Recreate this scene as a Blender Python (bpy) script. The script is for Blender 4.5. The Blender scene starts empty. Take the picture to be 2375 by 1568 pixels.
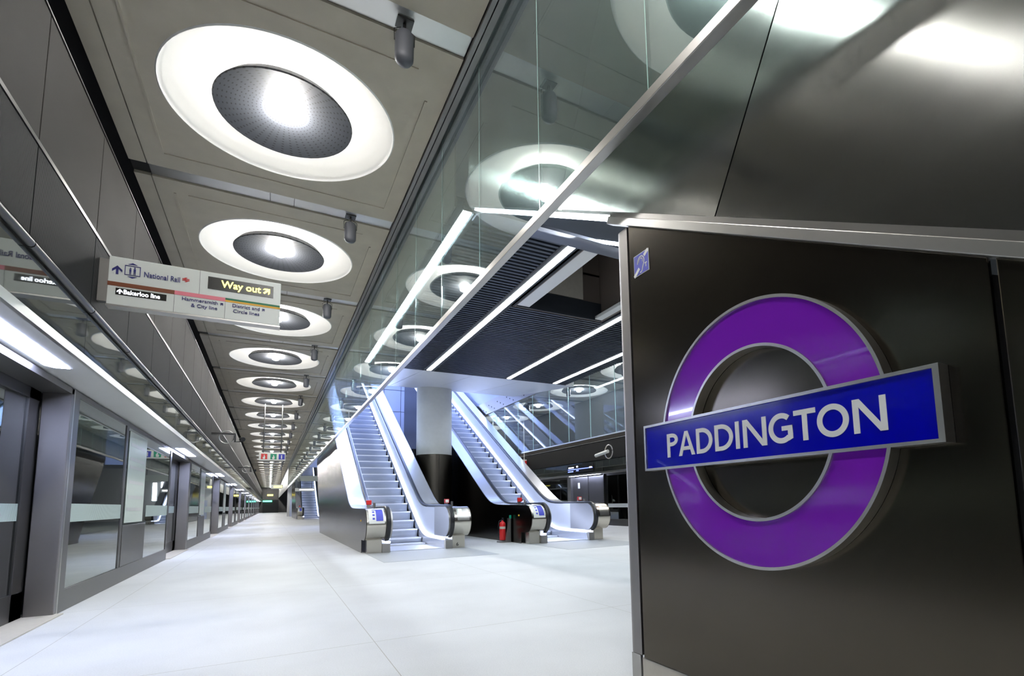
import bpy, math, random
from mathutils import Matrix, Vector
random.seed(7)
PI = math.pi
sin, cos = math.sin, math.cos
scene = bpy.context.scene
COL = scene.collection

# ------------------------------------------------------------------ mesh builder
class MB:
    def __init__(s):
        s.v = []; s.f = []; s.sm = []
    def add(s, vs, fs, smooth=False):
        o = len(s.v); s.v += [tuple(v) for v in vs]
        for f in fs:
            s.f.append(tuple(i + o for i in f)); s.sm.append(smooth)
        return s
    def box(s, x0, x1, y0, y1, z0, z1):
        v = [(x0,y0,z0),(x1,y0,z0),(x1,y1,z0),(x0,y1,z0),(x0,y0,z1),(x1,y0,z1),(x1,y1,z1),(x0,y1,z1)]
        return s.add(v, [(0,3,2,1),(4,5,6,7),(0,1,5,4),(1,2,6,5),(2,3,7,6),(3,0,4,7)])
    def prism(s, poly, axis, a, b, smooth=False):
        # poly: ordered 2-D points in the two other axes; extruded along axis from a to b
        def P(p, t):
            if axis == 'x': return (t, p[0], p[1])
            if axis == 'y': return (p[0], t, p[1])
            return (p[0], p[1], t)
        n = len(poly)
        s.add([P(p, a) for p in poly], [tuple(range(n))])
        s.add([P(p, b) for p in poly], [tuple(reversed(range(n)))])
        s.add([P(p, a) for p in poly] + [P(p, b) for p in poly],
              [(i, i + n, (i + 1) % n + n, (i + 1) % n) for i in range(n)], smooth)
        return s
    def tube(s, pts, r, n=10, caps=True, closed=False):
        pts = [Vector(p) for p in pts]; m = len(pts); rings = []
        up = Vector((0, 0, 1))
        for i, p in enumerate(pts):
            if closed: t = pts[(i + 1) % m] - pts[i - 1]
            else: t = pts[min(i + 1, m - 1)] - pts[max(i - 1, 0)]
            t.normalize()
            a = t.cross(up)
            if a.length < .05: a = t.cross(Vector((0, 1, 0)))
            a.normalize(); b = t.cross(a)
            rr = r[i] if isinstance(r, (list, tuple)) else r
            rings.append([p + a * cos(2*PI*k/n) * rr + b * sin(2*PI*k/n) * rr for k in range(n)])
        vs = [q for ring in rings for q in ring]; fs = []
        for i in range(m if closed else m - 1):
            j = (i + 1) % m
            for k in range(n):
                fs.append((i*n + k, i*n + (k+1) % n, j*n + (k+1) % n, j*n + k))
        s.add(vs, fs, True)
        if caps and not closed:
            s.add(rings[0], [tuple(range(n))]); s.add(rings[-1], [tuple(reversed(range(n)))])
        return s
    def lathe(s, prof, c, n=48, smooth=True):
        # prof: (r, z) list round the vertical through c
        vs = []; fs = []
        for r, z in prof:
            for k in range(n):
                a = 2*PI*k/n; vs.append((c[0] + r*cos(a), c[1] + r*sin(a), c[2] + z))
        for i in range(len(prof) - 1):
            for k in range(n):
                fs.append((i*n+k, i*n+(k+1) % n, (i+1)*n+(k+1) % n, (i+1)*n+k))
        return s.add(vs, fs, smooth)
    def disc(s, r, c, n=32):
        return s.add([(c[0]+r*cos(2*PI*k/n), c[1]+r*sin(2*PI*k/n), c[2]) for k in range(n)], [tuple(range(n))])
    def sweep(s, prof, path, closed_prof=True, smooth=False, caps=True):
        # path in the Y-Z plane; prof: (x, n) offsets, n along the path's normal
        vs = []; fs = []; m = len(prof)
        for i, (y, z) in enumerate(path):
            a = path[max(i-1, 0)]; b = path[min(i+1, len(path)-1)]
            ty, tz = b[0]-a[0], b[1]-a[1]; L = math.hypot(ty, tz) or 1; ty /= L; tz /= L
            for x, q in prof: vs.append((x, y - tz*q, z + ty*q))
        for i in range(len(path)-1):
            for k in range(m if closed_prof else m-1):
                fs.append((i*m+k, i*m+(k+1) % m, (i+1)*m+(k+1) % m, (i+1)*m+k))
        s.add(vs, fs, smooth)
        if caps and closed_prof:
            s.add(vs[:m], [tuple(reversed(range(m)))]); s.add(vs[-m:], [tuple(range(m))])
        return s
    def mesh(s, name, m):
        me = bpy.data.meshes.new(name); me.from_pydata(s.v, [], s.f)
        me.polygons.foreach_set('use_smooth', s.sm); me.update()
        if m: me.materials.append(m)
        import bmesh
        b = bmesh.new(); b.from_mesh(me)
        bmesh.ops.remove_doubles(b, verts=b.verts, dist=1e-5)
        bmesh.ops.recalc_face_normals(b, faces=b.faces)
        b.to_mesh(me); b.free()
        if any(s.sm):
            try: me.set_sharp_from_angle(angle=math.radians(40))
            except Exception: pass
        return me
    def obj(s, name, m, parent=None, loc=None, bevel=0):
        o = bpy.data.objects.new(name, s.mesh(name, m)); COL.objects.link(o)
        if parent: o.parent = parent
        if loc: o.location = loc
        if bevel:
            md = o.modifiers.new('bevel', 'BEVEL'); md.width = bevel; md.segments = 2; md.limit_method = 'ANGLE'
        return o

def tag(o, label=None, cat=None, group=None, kind=None):
    if label: o['label'] = label
    if cat: o['category'] = cat
    if group: o['group'] = group
    if kind: o['kind'] = kind
    return o
def empty(name, loc=(0, 0, 0), label=None, cat=None, group=None):
    o = bpy.data.objects.new(name, None); COL.objects.link(o); o.location = loc; o.empty_display_size = .2
    return tag(o, label, cat, group)
def struct(o): o['kind'] = 'structure'; return o
def copy_tree(o, parent=None, off=None):
    c = o.copy(); COL.objects.link(c); c.parent = parent
    if off: c.location = (o.location.x+off[0], o.location.y+off[1], o.location.z+off[2])
    for ch in list(o.children): copy_tree(ch, c)
    return c
ORD = ['first','second','third','fourth','fifth','sixth','seventh','eighth','ninth','tenth','eleventh','twelfth','thirteenth','fourteenth']

# ------------------------------------------------------------------ materials
def newmat(name):
    m = bpy.data.materials.new(name); m.use_nodes = True
    nt = m.node_tree; nt.nodes.clear(); out = nt.nodes.new('ShaderNodeOutputMaterial')
    return m, nt, out
def mat(name, col, rough=.5, metal=0., spec=.5, coat=0., noise=None, bump=None, rnoise=None, coord='Object', aniso=0.):
    m, nt, out = newmat(name)
    b = nt.nodes.new('ShaderNodeBsdfPrincipled'); nt.links.new(b.outputs[0], out.inputs[0])
    b.inputs['Base Color'].default_value = (*col, 1); b.inputs['Roughness'].default_value = rough
    b.inputs['Metallic'].default_value = metal; b.inputs['Specular IOR Level'].default_value = spec
    b.inputs['Coat Weight'].default_value = coat
    if aniso: b.inputs['Anisotropic'].default_value = aniso
    tc = nt.nodes.new('ShaderNodeTexCoord')
    def nz(scale, detail=4, stretch=None):
        mp = nt.nodes.new('ShaderNodeMapping'); nt.links.new(tc.outputs[coord], mp.inputs[0])
        if stretch: mp.inputs['Scale'].default_value = stretch
        n = nt.nodes.new('ShaderNodeTexNoise'); n.inputs['Scale'].default_value = scale; n.inputs['Detail'].default_value = detail
        nt.links.new(mp.outputs[0], n.inputs['Vector']); return n
    if noise:   # (scale, amount, stretch)
        n = nz(noise[0], 5, noise[2] if len(noise) > 2 else None)
        mx = nt.nodes.new('ShaderNodeMix'); mx.data_type = 'RGBA'
        mx.inputs['A'].default_value = (*[c*(1-noise[1]) for c in col], 1)
        mx.inputs['B'].default_value = (*[min(1, c*(1+noise[1])) for c in col], 1)
        nt.links.new(n.outputs['Fac'], mx.inputs['Factor']); nt.links.new(mx.outputs['Result'], b.inputs['Base Color'])
    if rnoise:
        n = nz(rnoise[0], 5, rnoise[2] if len(rnoise) > 2 else None)
        mr = nt.nodes.new('ShaderNodeMapRange'); mr.inputs['From Min'].default_value = .3; mr.inputs['From Max'].default_value = .7
        mr.inputs['To Min'].default_value = max(0, rough-rnoise[1]); mr.inputs['To Max'].default_value = rough+rnoise[1]
        nt.links.new(n.outputs['Fac'], mr.inputs['Value']); nt.links.new(mr.outputs[0], b.inputs['Roughness'])
    if bump:
        n = nz(bump[0], 3, bump[2] if len(bump) > 2 else None)
        bp = nt.nodes.new('ShaderNodeBump'); bp.inputs['Strength'].default_value = 1; bp.inputs['Distance'].default_value = bump[1]
        nt.links.new(n.outputs['Fac'], bp.inputs['Height']); nt.links.new(bp.outputs[0], b.inputs['Normal'])
    return m
def emis(name, col, strength):
    m, nt, out = newmat(name)
    e = nt.nodes.new('ShaderNodeEmission'); e.inputs[0].default_value = (*col, 1); e.inputs[1].default_value = strength
    nt.links.new(e.outputs[0], out.inputs[0]); return m
def glassmat(name, tint, ior=1.5, rough=.02, body=None, bodyfac=0., base=0., bump=0.):
    m, nt, out = newmat(name)
    t = nt.nodes.new('ShaderNodeBsdfTransparent'); t.inputs[0].default_value = (*tint, 1)
    g = nt.nodes.new('ShaderNodeBsdfGlossy'); g.inputs['Roughness'].default_value = rough; g.inputs[0].default_value = (.92, .96, .95, 1)
    ge = nt.nodes.new('ShaderNodeNewGeometry'); dt = nt.nodes.new('ShaderNodeVectorMath'); dt.operation = 'DOT_PRODUCT'
    nt.links.new(ge.outputs['Incoming'], dt.inputs[0]); nt.links.new(ge.outputs['Normal'], dt.inputs[1])
    def mth(op, a, v, swap=False):
        n = nt.nodes.new('ShaderNodeMath'); n.operation = op; nt.links.new(a, n.inputs[1 if swap else 0]); n.inputs[0 if swap else 1].default_value = v; return n.outputs[0]
    ab = nt.nodes.new('ShaderNodeMath'); ab.operation = 'ABSOLUTE'; nt.links.new(dt.outputs['Value'], ab.inputs[0])
    f0 = ((ior-1)/(ior+1))**2
    fr_o = mth('ADD', mth('MULTIPLY', mth('POWER', mth('SUBTRACT', ab.outputs[0], 1, True), 5), 1-f0), f0)
    src = t
    if body:
        d = nt.nodes.new('ShaderNodeBsdfDiffuse'); d.inputs[0].default_value = (*body, 1)
        mx = nt.nodes.new('ShaderNodeMixShader'); mx.inputs[0].default_value = bodyfac
        nt.links.new(t.outputs[0], mx.inputs[1]); nt.links.new(d.outputs[0], mx.inputs[2]); src = mx
    ad = nt.nodes.new('ShaderNodeMath'); ad.operation = 'ADD'; ad.use_clamp = True; ad.inputs[1].default_value = base
    nt.links.new(fr_o, ad.inputs[0])
    mx = nt.nodes.new('ShaderNodeMixShader'); nt.links.new(ad.outputs[0], mx.inputs[0])
    nt.links.new(src.outputs[0], mx.inputs[1]); nt.links.new(g.outputs[0], mx.inputs[2])
    if bump:
        tc = nt.nodes.new('ShaderNodeTexCoord'); n = nt.nodes.new('ShaderNodeTexNoise'); n.inputs['Scale'].default_value = 1.2
        nt.links.new(tc.outputs['Object'], n.inputs['Vector'])
        bp = nt.nodes.new('ShaderNodeBump'); bp.inputs['Distance'].default_value = bump; nt.links.new(n.outputs['Fac'], bp.inputs['Height'])
        nt.links.new(bp.outputs[0], g.inputs['Normal'])
    nt.links.new(mx.outputs[0], out.inputs[0]); return m

M = {}
M['bronze'] = mat('bronze cladding', (.085, .075, .063), .36, 1., noise=(2.5, .1))
M['side'] = mat('glossy bronze side', (.075, .066, .056), .24, 1., noise=(1.2, .15))
M['wall_dark'] = mat('dark wall panel', (.029, .027, .0245), .7, 0., spec=.06, noise=(1.5, .1))
M['bronze_wall'] = mat('bronze roundel wall', (.10, .088, .070), .20, 1., noise=(1.6, .12))
M['post'] = mat('bronze post', (.27, .255, .25), .45, 1., noise=(1.2, .1))
M['steel'] = mat('brushed steel', (.42, .41, .39), .34, 1., noise=(2, .05))
M['steel_b'] = mat('bright steel', (.62, .61, .58), .34, 1., noise=(2, .04))
M['mirror'] = mat('mirror steel', (.50, .51, .485), .21, 1., noise=(1.4, .12), rnoise=(1.6, .03, (1, .6, 1.6)), bump=(.55, .006, (1, 1, 1)))
def brushed(m_, rot):
    nt = m_.node_tree; b = [n for n in nt.nodes if n.type == 'BSDF_PRINCIPLED'][0]
    tg = nt.nodes.new('ShaderNodeTangent'); tg.direction_type = 'UV_MAP'; tg.uv_map = 'brush'
    nt.links.new(tg.outputs[0], b.inputs['Tangent']); b.inputs['Anisotropic'].default_value = .95; b.inputs['Anisotropic Rotation'].default_value = rot
brushed(M['mirror'], .475)
M['steel_dark'] = mat('dark steel', (.09, .088, .085), .36, .9, noise=(2, .08))
M['frame'] = mat('screen frame', (.15, .145, .14), .4, .8, noise=(1.5, .06))
M['concrete'] = mat('ceiling concrete', (.52, .465, .37), .8, noise=(3.2, .14), bump=(60, .0006))
M['plaster'] = mat('white dome', (.93, .92, .88), .65, bump=(30, .0004))
M['black'] = mat('black void', (.012, .012, .014), .7)
M['rubber'] = mat('black rubber', (.012, .013, .016), .35)
M['grey'] = mat('grey casing', (.085, .088, .10), .6, .1)
M['white'] = mat('white enamel', (.72, .74, .70), .35)
M['pale'] = mat('pale panel', (.66, .66, .64), .4, .2, noise=(3, .05))
M['column'] = mat('pale column render', (.62, .63, .61), .55, noise=(9, .06))
M['red'] = mat('red enamel', (.62, .02, .02), .35)
M['green'] = mat('green enamel', (.0, .30, .16), .4)
M['blue'] = mat('blue enamel', (.02, .03, .42), .4)
M['navy'] = mat('navy print', (.02, .02, .16), .5)
M['brown'] = mat('brown band', (.19, .045, .01), .5)
M['pink'] = mat('pink band', (.83, .22, .28), .5)
M['yellow'] = mat('yellow band', (.80, .42, .03), .5)
M['greenb'] = mat('green band', (.0, .16, .07), .5)
M['purple'] = mat('purple enamel', (.19, .014, .46), .12, coat=.6, spec=.6)
M['barblue'] = mat('roundel blue', (.0, .0, .42), .15, coat=.5)
M['letter'] = mat('white letters', (.74, .75, .74), .4)
M['signblue'] = mat('sign blue', (.055, .07, .50), .4)
M['black_gloss'] = mat('black display', (.010, .010, .008), .25)
M['orange'] = mat('yellow sticker', (.85, .5, .02), .5)
M['louvre'] = mat('louvre slat', (.045, .055, .07), .45, .5)
M['louvre_bk'] = mat('louvre backing', (.012, .016, .022), .7)
M['void_wall'] = mat('shaft wall', (.42, .46, .58), .4, .3, noise=(1.5, .08))
M['void_brown'] = mat('shaft brown', (.16, .13, .11), .6)
M['esc_panel'] = mat('escalator inner panel', (.70, .72, .78), .28, .35, noise=(2, .04))
M['esc_deck'] = mat('escalator deck', (.72, .74, .80), .24, .75)
M['step'] = mat('step metal', (.66, .68, .73), .4, .75)
M['step_edge'] = mat('step riser', (.34, .37, .43), .4, .6)
M['drum'] = mat('newel steel', (.60, .565, .50), .22, 1., noise=(4, .07))
M['skirting'] = mat('stone skirting', (.50, .47, .40), .6, noise=(20, .1))
M['poster'] = mat('poster paper', (.60, .66, .60), .4)
M['glass'] = glassmat('bulkhead glass', (.80, .87, .87), 1.75, .012, bump=.0006, base=.05, body=(.5, .6, .62), bodyfac=.06)
M['glass_far'] = glassmat('far glass', (.84, .90, .93), 1.55, .02, body=(.5, .6, .68), bodyfac=.06)
M['glass_psd'] = glassmat('screen glass', (.30, .34, .34), 1.95, .015, base=.10, bump=.0005)
M['gloss'] = glassmat('fascia glass', (.10, .11, .11), 1.9, .03, body=(.06, .065, .06), bodyfac=.6, base=.10, bump=.0012)
M['edge'] = mat('glass edge', (.52, .74, .68), .2, .3)
M['bent'] = mat('bent soffit sheet', (.12, .13, .155), .35, .8)
M['L_line'] = emis('linear lamp', (.86, .92, 1.), 16)
M['L_psd'] = emis('portal lamp', (.60, .67, 1.), 24)
M['L_esc'] = emis('balustrade lamp', (.58, .68, 1.), 7)
M['L_spot'] = emis('ring lamp', (1., .98, .95), 260)
M['L_up'] = emis('uplight', (1., .965, .92), 19)
M['L_void'] = emis('shaft lamp', (.42, .54, 1.), 9)
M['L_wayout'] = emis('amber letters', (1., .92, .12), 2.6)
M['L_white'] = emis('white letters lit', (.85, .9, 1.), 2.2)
M['L_green'] = emis('green indicator', (.25, 1., .7), 6)
M['L_red'] = emis('red indicator', (1., .15, .1), 4)
M['L_screen'] = emis('display blue', (.12, .16, 1.), 2.4)
M['L_screenw'] = emis('display white', (.75, .8, 1.), 2.2)
M['L_far'] = emis('distant lamp', (.8, .88, 1.), 8)
M['L_yellow'] = emis('distant amber', (1., .85, .1), 3)
M['L_exit'] = emis('distant green', (.1, 1., .5), 2.5)

# floor: pale terrazzo slabs with thin joints
def floor_mat():
    m, nt, out = newmat('terrazzo floor')
    b = nt.nodes.new('ShaderNodeBsdfPrincipled'); nt.links.new(b.outputs[0], out.inputs[0])
    tc = nt.nodes.new('ShaderNodeTexCoord'); sp = nt.nodes.new('ShaderNodeSeparateXYZ'); nt.links.new(tc.outputs['Object'], sp.inputs[0])
    def joint(sock, period, off, w):
        a = nt.nodes.new('ShaderNodeMath'); a.operation = 'ADD'; a.inputs[1].default_value = off; nt.links.new(sock, a.inputs[0])
        p = nt.nodes.new('ShaderNodeMath'); p.operation = 'PINGPONG'; p.inputs[1].default_value = period/2; nt.links.new(a.outputs[0], p.inputs[0])
        l = nt.nodes.new('ShaderNodeMath'); l.operation = 'LESS_THAN'; l.inputs[1].default_value = w; nt.links.new(p.outputs[0], l.inputs[0])
        return l
    jx = joint(sp.outputs['X'], 2.12, -.71, .0026); jy = joint(sp.outputs['Y'], 3.0, -4.15, .0032)
    mxj = nt.nodes.new('ShaderNodeMath'); mxj.operation = 'MAXIMUM'; nt.links.new(jx.outputs[0], mxj.inputs[0]); nt.links.new(jy.outputs[0], mxj.inputs[1])
    n1 = nt.nodes.new('ShaderNodeTexNoise'); n1.inputs['Scale'].default_value = 110; n1.inputs['Detail'].default_value = 3
    n2 = nt.nodes.new('ShaderNodeTexNoise'); n2.inputs['Scale'].default_value = .8; n2.inputs['Detail'].default_value = 5
    for n in (n1, n2): nt.links.new(tc.outputs['Object'], n.inputs['Vector'])
    c1 = nt.nodes.new('ShaderNodeMix'); c1.data_type = 'RGBA'; c1.inputs['A'].default_value = (.60, .62, .615, 1); c1.inputs['B'].default_value = (.80, .81, .80, 1)
    nt.links.new(n1.outputs['Fac'], c1.inputs['Factor'])
    c2 = nt.nodes.new('ShaderNodeMix'); c2.data_type = 'RGBA'; c2.blend_type = 'MULTIPLY'; c2.inputs['Factor'].default_value = .35
    nt.links.new(c1.outputs['Result'], c2.inputs['A']); nt.links.new(n2.outputs['Fac'], c2.inputs['B'])
    c3 = nt.nodes.new('ShaderNodeMix'); c3.data_type = 'RGBA'; c3.inputs['B'].default_value = (.36, .35, .31, 1)
    nt.links.new(mxj.outputs[0], c3.inputs['Factor']); nt.links.new(c2.outputs['Result'], c3.inputs['A'])
    nt.links.new(c3.outputs['Result'], b.inputs['Base Color'])
    b.inputs['Roughness'].default_value = .6; b.inputs['Specular IOR Level'].default_value = .3
    bp = nt.nodes.new('ShaderNodeBump'); bp.inputs['Distance'].default_value = .0006; nt.links.new(n1.outputs['Fac'], bp.inputs['Height']); nt.links.new(bp.outputs[0], b.inputs['Normal'])
    return m
M['floor'] = floor_mat()

def ribbed(name, col, rough, freq, depth):
    m, nt, out = newmat(name)
    b = nt.nodes.new('ShaderNodeBsdfPrincipled'); nt.links.new(b.outputs[0], out.inputs[0])
    b.inputs['Base Color'].default_value = (*col, 1); b.inputs['Roughness'].default_value = rough; b.inputs['Metallic'].default_value = 0.; b.inputs['Specular IOR Level'].default_value = .08
    tc = nt.nodes.new('ShaderNodeTexCoord'); w = nt.nodes.new('ShaderNodeTexWave'); w.bands_direction = 'Y'; w.inputs['Scale'].default_value = freq
    nt.links.new(tc.outputs['Object'], w.inputs['Vector'])
    bp = nt.nodes.new('ShaderNodeBump'); bp.inputs['Distance'].default_value = depth; nt.links.new(w.outputs['Fac'], bp.inputs['Height']); nt.links.new(bp.outputs[0], b.inputs['Normal'])
    return m
M['ribbed'] = ribbed('ribbed dark panel', (.014, .0145, .015), .7, 22, .0015)

def dish_mat():
    m, nt, out = newmat('perforated dish')
    b = nt.nodes.new('ShaderNodeBsdfPrincipled'); nt.links.new(b.outputs[0], out.inputs[0])
    tc = nt.nodes.new('ShaderNodeTexCoord'); sp = nt.nodes.new('ShaderNodeSeparateXYZ'); nt.links.new(tc.outputs['Object'], sp.inputs[0])
    def mt(op, a, b_=None, v=None):
        n = nt.nodes.new('ShaderNodeMath'); n.operation = op; nt.links.new(a, n.inputs[0])
        if b_ is not None: nt.links.new(b_, n.inputs[1])
        elif v is not None: n.inputs[1].default_value = v
        return n.outputs[0]
    ang = mt('ARCTAN2', sp.outputs['Y'], sp.outputs['X'])
    r = mt('SQRT', mt('ADD', mt('MULTIPLY', sp.outputs['X'], sp.outputs['X']), mt('MULTIPLY', sp.outputs['Y'], sp.outputs['Y'])))
    sa = mt('SINE', mt('MULTIPLY', ang, v=40)); sr = mt('SINE', mt('MULTIPLY', r, v=165))
    dot = mt('GREATER_THAN', mt('MULTIPLY', mt('MAXIMUM', sa, v=0), mt('MAXIMUM', sr, v=0)), v=.55)
    mx = nt.nodes.new('ShaderNodeMix'); mx.data_type = 'RGBA'; mx.inputs['A'].default_value = (.048, .052, .060, 1); mx.inputs['B'].default_value = (.012, .012, .014, 1)
    nt.links.new(dot, mx.inputs['Factor']); nt.links.new(mx.outputs['Result'], b.inputs['Base Color'])
    b.inputs['Metallic'].default_value = .2; b.inputs['Roughness'].default_value = .62
    return m
M['dish'] = dish_mat()
def band_mat():
    # frosted manifestation band made of fine vertical stripes
    m, nt, out = newmat('frosted stripe band')
    d = nt.nodes.new('ShaderNodeBsdfPrincipled'); d.inputs['Base Color'].default_value = (.56, .66, .62, 1); d.inputs['Roughness'].default_value = .5
    t = nt.nodes.new('ShaderNodeBsdfTransparent'); tc = nt.nodes.new('ShaderNodeTexCoord'); w = nt.nodes.new('ShaderNodeTexWave')
    w.bands_direction = 'Y'; w.inputs['Scale'].default_value = 14; nt.links.new(tc.outputs['Object'], w.inputs['Vector'])
    mr = nt.nodes.new('ShaderNodeMapRange'); mr.inputs['To Min'].default_value = .35; mr.inputs['To Max'].default_value = 1.
    nt.links.new(w.outputs['Fac'], mr.inputs['Value'])
    mx = nt.nodes.new('ShaderNodeMixShader'); nt.links.new(mr.outputs[0], mx.inputs[0]); nt.links.new(t.outputs[0], mx.inputs[1]); nt.links.new(d.outputs[0], mx.inputs[2])
    nt.links.new(mx.outputs[0], out.inputs[0]); return m
M['band'] = band_mat()

# ------------------------------------------------------------------ text as meshes
def text(body, size, place, m, parent, name='lettering', depth=.002, bold=0.0, align='LEFT', sx=1.0, fit=None):
    """place: 4x4 matrix; the text's x axis and y axis are the first two columns."""
    cu = bpy.data.curves.new('t', 'FONT'); cu.body = body; cu.size = size; cu.extrude = depth; cu.offset = bold
    cu.align_x = align; cu.resolution_u = 3
    o = bpy.data.objects.new('t', cu); COL.objects.link(o)
    bpy.context.view_layer.update()
    me = bpy.data.meshes.new_from_object(o.evaluated_get(bpy.context.evaluated_depsgraph_get()))
    bpy.data.objects.remove(o); bpy.data.curves.remove(cu)
    if fit:
        xs_ = [v.co.x for v in me.vertices]; sx = fit/(max(xs_)-min(xs_)); place = place @ Matrix.Translation((-min(xs_)*sx, 0, 0))
    me.transform(place @ Matrix.Scale(sx, 4, (1, 0, 0))); me.materials.clear(); me.materials.append(m); me.name = name
    ob = bpy.data.objects.new(name, me); COL.objects.link(ob)
    if parent: ob.parent = parent
    return ob
def frame_xz(x, y, z):      # text facing -Y (towards the camera), reading towards +X
    return Matrix(((1,0,0,x),(0,0,-1,y),(0,1,0,z),(0,0,0,1)))
def frame_left(x, y, z):    # on a wall facing -X, reading towards -Y
    return Matrix(((0,0,-1,x),(-1,0,0,y),(0,1,0,z),(0,0,0,1)))
def local(mat4, parent): return Matrix.Translation(-parent.location) @ mat4

# ================================================================== SETTING
Y0, Y1 = -9.0, 128.0
struct(MB().box(-2.1, 13.0, Y0, Y1, -.2, 0).obj('floor', M['floor']))
struct(MB().box(-4.6, -4.5, Y0, Y1, -1.5, 5.6).obj('wall_left', M['black']))
struct(MB().box(-4.5, -2.1, Y0, Y1, -1.5, -1.4).box(-2.16, -2.1, Y0, Y1, -1.5, 0).obj('trim_1', M['black']))
struct(MB().box(-4.6, 14.0, Y0-.1, Y0, -.2, 9).obj('wall_back', M['bronze']))
struct(MB().box(-4.6, 14.0, Y1, Y1+.1, -.2, 9).obj('wall_front', M['steel_dark']))
struct(MB().box(13.0, 13.1, Y0, Y1, -.2, 5.6).obj('wall_right', M['black']))

# upper left wall: rows of bronze panels above the screens
MOD = 1.317; J0 = 4.454 - 11*MOD
def rows(x, z0, z1, gap, y0, y1, th=.03, mod=MOD, j0=J0):
    mb = MB(); y = j0
    while y < y1:
        mb.box(x-th, x, y+gap/2, y+mod-gap/2, z0, z1); y += mod
    return mb
struct(rows(-1.41, 2.79, 3.405, .012, Y0, Y1).obj('wall_left', M['ribbed'], bevel=.003))
struct(rows(-1.41, 3.45, 4.36, .012, Y0, Y1).obj('wall_left', M['wall_dark'], bevel=.003))
struct(MB().box(-1.43, -1.405, J0, Y1, 3.412, 3.443).box(-1.43, -1.402, J0, Y1, 4.365, 4.378).obj('trim_2', M['steel_dark']))
struct(MB().box(-1.62, -1.45, J0, Y1, 2.3, 4.33).obj('trim_3', M['black']))
struct(rows(-1.425, 2.335, 2.70, .006, Y0, Y1, th=.012, mod=MOD*2).obj('wall_left', M['gloss']))
mb = MB(); y = J0
while y < Y1:
    mb.tube([(-1.405, y+.008, 2.735), (-1.405, y+MOD-.008, 2.735)], .028, 10); y += MOD
struct(mb.obj('trim_4', M['steel_dark']))
struct(MB().box(-2.06, -1.44, J0, Y1, 2.275, 2.32).obj('ceiling', M['pale']))
struct(MB().box(-1.44, -1.412, J0, Y1, 2.262, 2.33).obj('trim_5', M['steel_b']))
struct(MB().box(-1.95, -1.90, J0, Y1, 4.4, 5.6).box(-2.2, -1.62, J0, Y1, 5.45, 5.5).obj('trim_6', M['black']))

# ------------------------------------------------------------------ coffered ceilings with ring lights
ZC = 5.2; PER = 3.513; YC = 5.955; RR = 1.117; HB = PER/2 - .135
def coffer(xa, xb):
    mb = MB(); n = 72; angs = sorted([2*PI*k/n for k in range(n)] + [math.atan2(sy*HB, sx) for sx in (xa, xb) for sy in (-1, 1)], key=lambda a: a % (2*PI))
    a_ = [a % (2*PI) for a in angs]; a_.sort(); inn = []; out = []
    for a in a_:
        c, s_ = cos(a), sin(a)
        t = min([((xb if c > 0 else xa)/c) if abs(c) > 1e-9 else 1e9, ((HB if s_ > 0 else -HB)/s_) if abs(s_) > 1e-9 else 1e9])
        inn.append((RR*c, RR*s_, 0)); out.append((t*c, t*s_, 0))
    m_ = len(a_)
    mb.add(inn+out, [(i, (i+1) % m_, (i+1) % m_+m_, i+m_) for i in range(m_)])
    up = [(x, y, .05) for x, y, z in out]
    mb.add(out+up, [(i, (i+1) % m_, (i+1) % m_+m_, i+m_) for i in range(m_)])
    return mb
def groove(mb):   # raised fillet lines cast round the ring
    for (x0, x1, y0, y1) in ((-1.26,-1.235,-1.31,1.31),(1.255,1.28,-.95,1.31),(-1.26,1.28,1.30,1.325),(-1.1,1.1,-1.325,-1.30)):
        mb.box(x0, x1, y0, y1, -.012, .004)
    return mb
c_main = groove(coffer(-1.44, 1.45)).mesh('ceiling', M['concrete'])
dome = MB().lathe([(RR, 0), (RR-.012, -.012), (RR-.03, 0), (RR-.06, .05), (RR-.16, .14), (RR-.32, .24), (.5, .33), (.2, .37), (.002, .375)], (0, 0, 0), 72).mesh('dome', M['plaster'])
dish = MB().lathe([(.60, .10), (.665, .015), (.66, 0), (.52, .02), (.36, .045), (.2, .062), (.08, .07), (.001, .07)], (0, 0, 0), 56).mesh('dish', M['dish'])
lampc = MB().lathe([(.001, -.035), (.05, -.032), (.082, -.012), (.085, .01), (.085, .07)], (0, 0, 0), 14).mesh("lamp", M['L_spot'])
upl = MB().lathe([(.30, .135), (.34, .16), (.30, .18), (.12, .18)], (0, 0, 0), 12).mesh("uplight", M['L_up'])
stemm = MB().lathe([(.10, .08), (.10, .37)], (0, 0, 0), 16).mesh('stem', M['plaster'])
spk_body = MB().lathe([(.001, -.40), (.03, -.398), (.062, -.385), (.078, -.36), (.08, -.33), (.08, -.14), (.07, -.115), (.035, -.10), (.001, -.098)], (0, 0, 0), 24).mesh('body', M['grey'])
spk_br = MB().box(-.07, .07, -.06, .06, -.012, 0).box(-.012, .012, -.01, .01, -.11, 0).tube([(-.085, 0, -.20), (-.088, 0, -.09), (-.03, 0, -.055)], .004, 6).tube([(.085, 0, -.20), (.088, 0, -.09), (.03, 0, -.055)], .004, 6).mesh('bracket', M['steel_dark'])
ribm = MB().box(-1.44, -.148, -.125, .125, .0, .02).box(-.142, .142, -.125, .125, .0, .02).box(.148, 1.45, -.125, .125, .0, .02).mesh('trim_7', M['steel_b'])
sidem = MB().box(-1.62, -1.452, -PER/2+.14, PER/2-.14, 0, .05).mesh('trim_8', M['concrete'])
ribside = MB().box(-1.62, -1.452, -.125, .125, .01, .03).mesh('trim_9', M['steel_dark'])
def place(me, name, loc, parent=None, structure=False):
    o = bpy.data.objects.new(name, me); COL.objects.link(o); o.location = loc
    if parent: o.parent = parent
    if structure: o['kind'] = 'structure'
    return o
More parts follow.
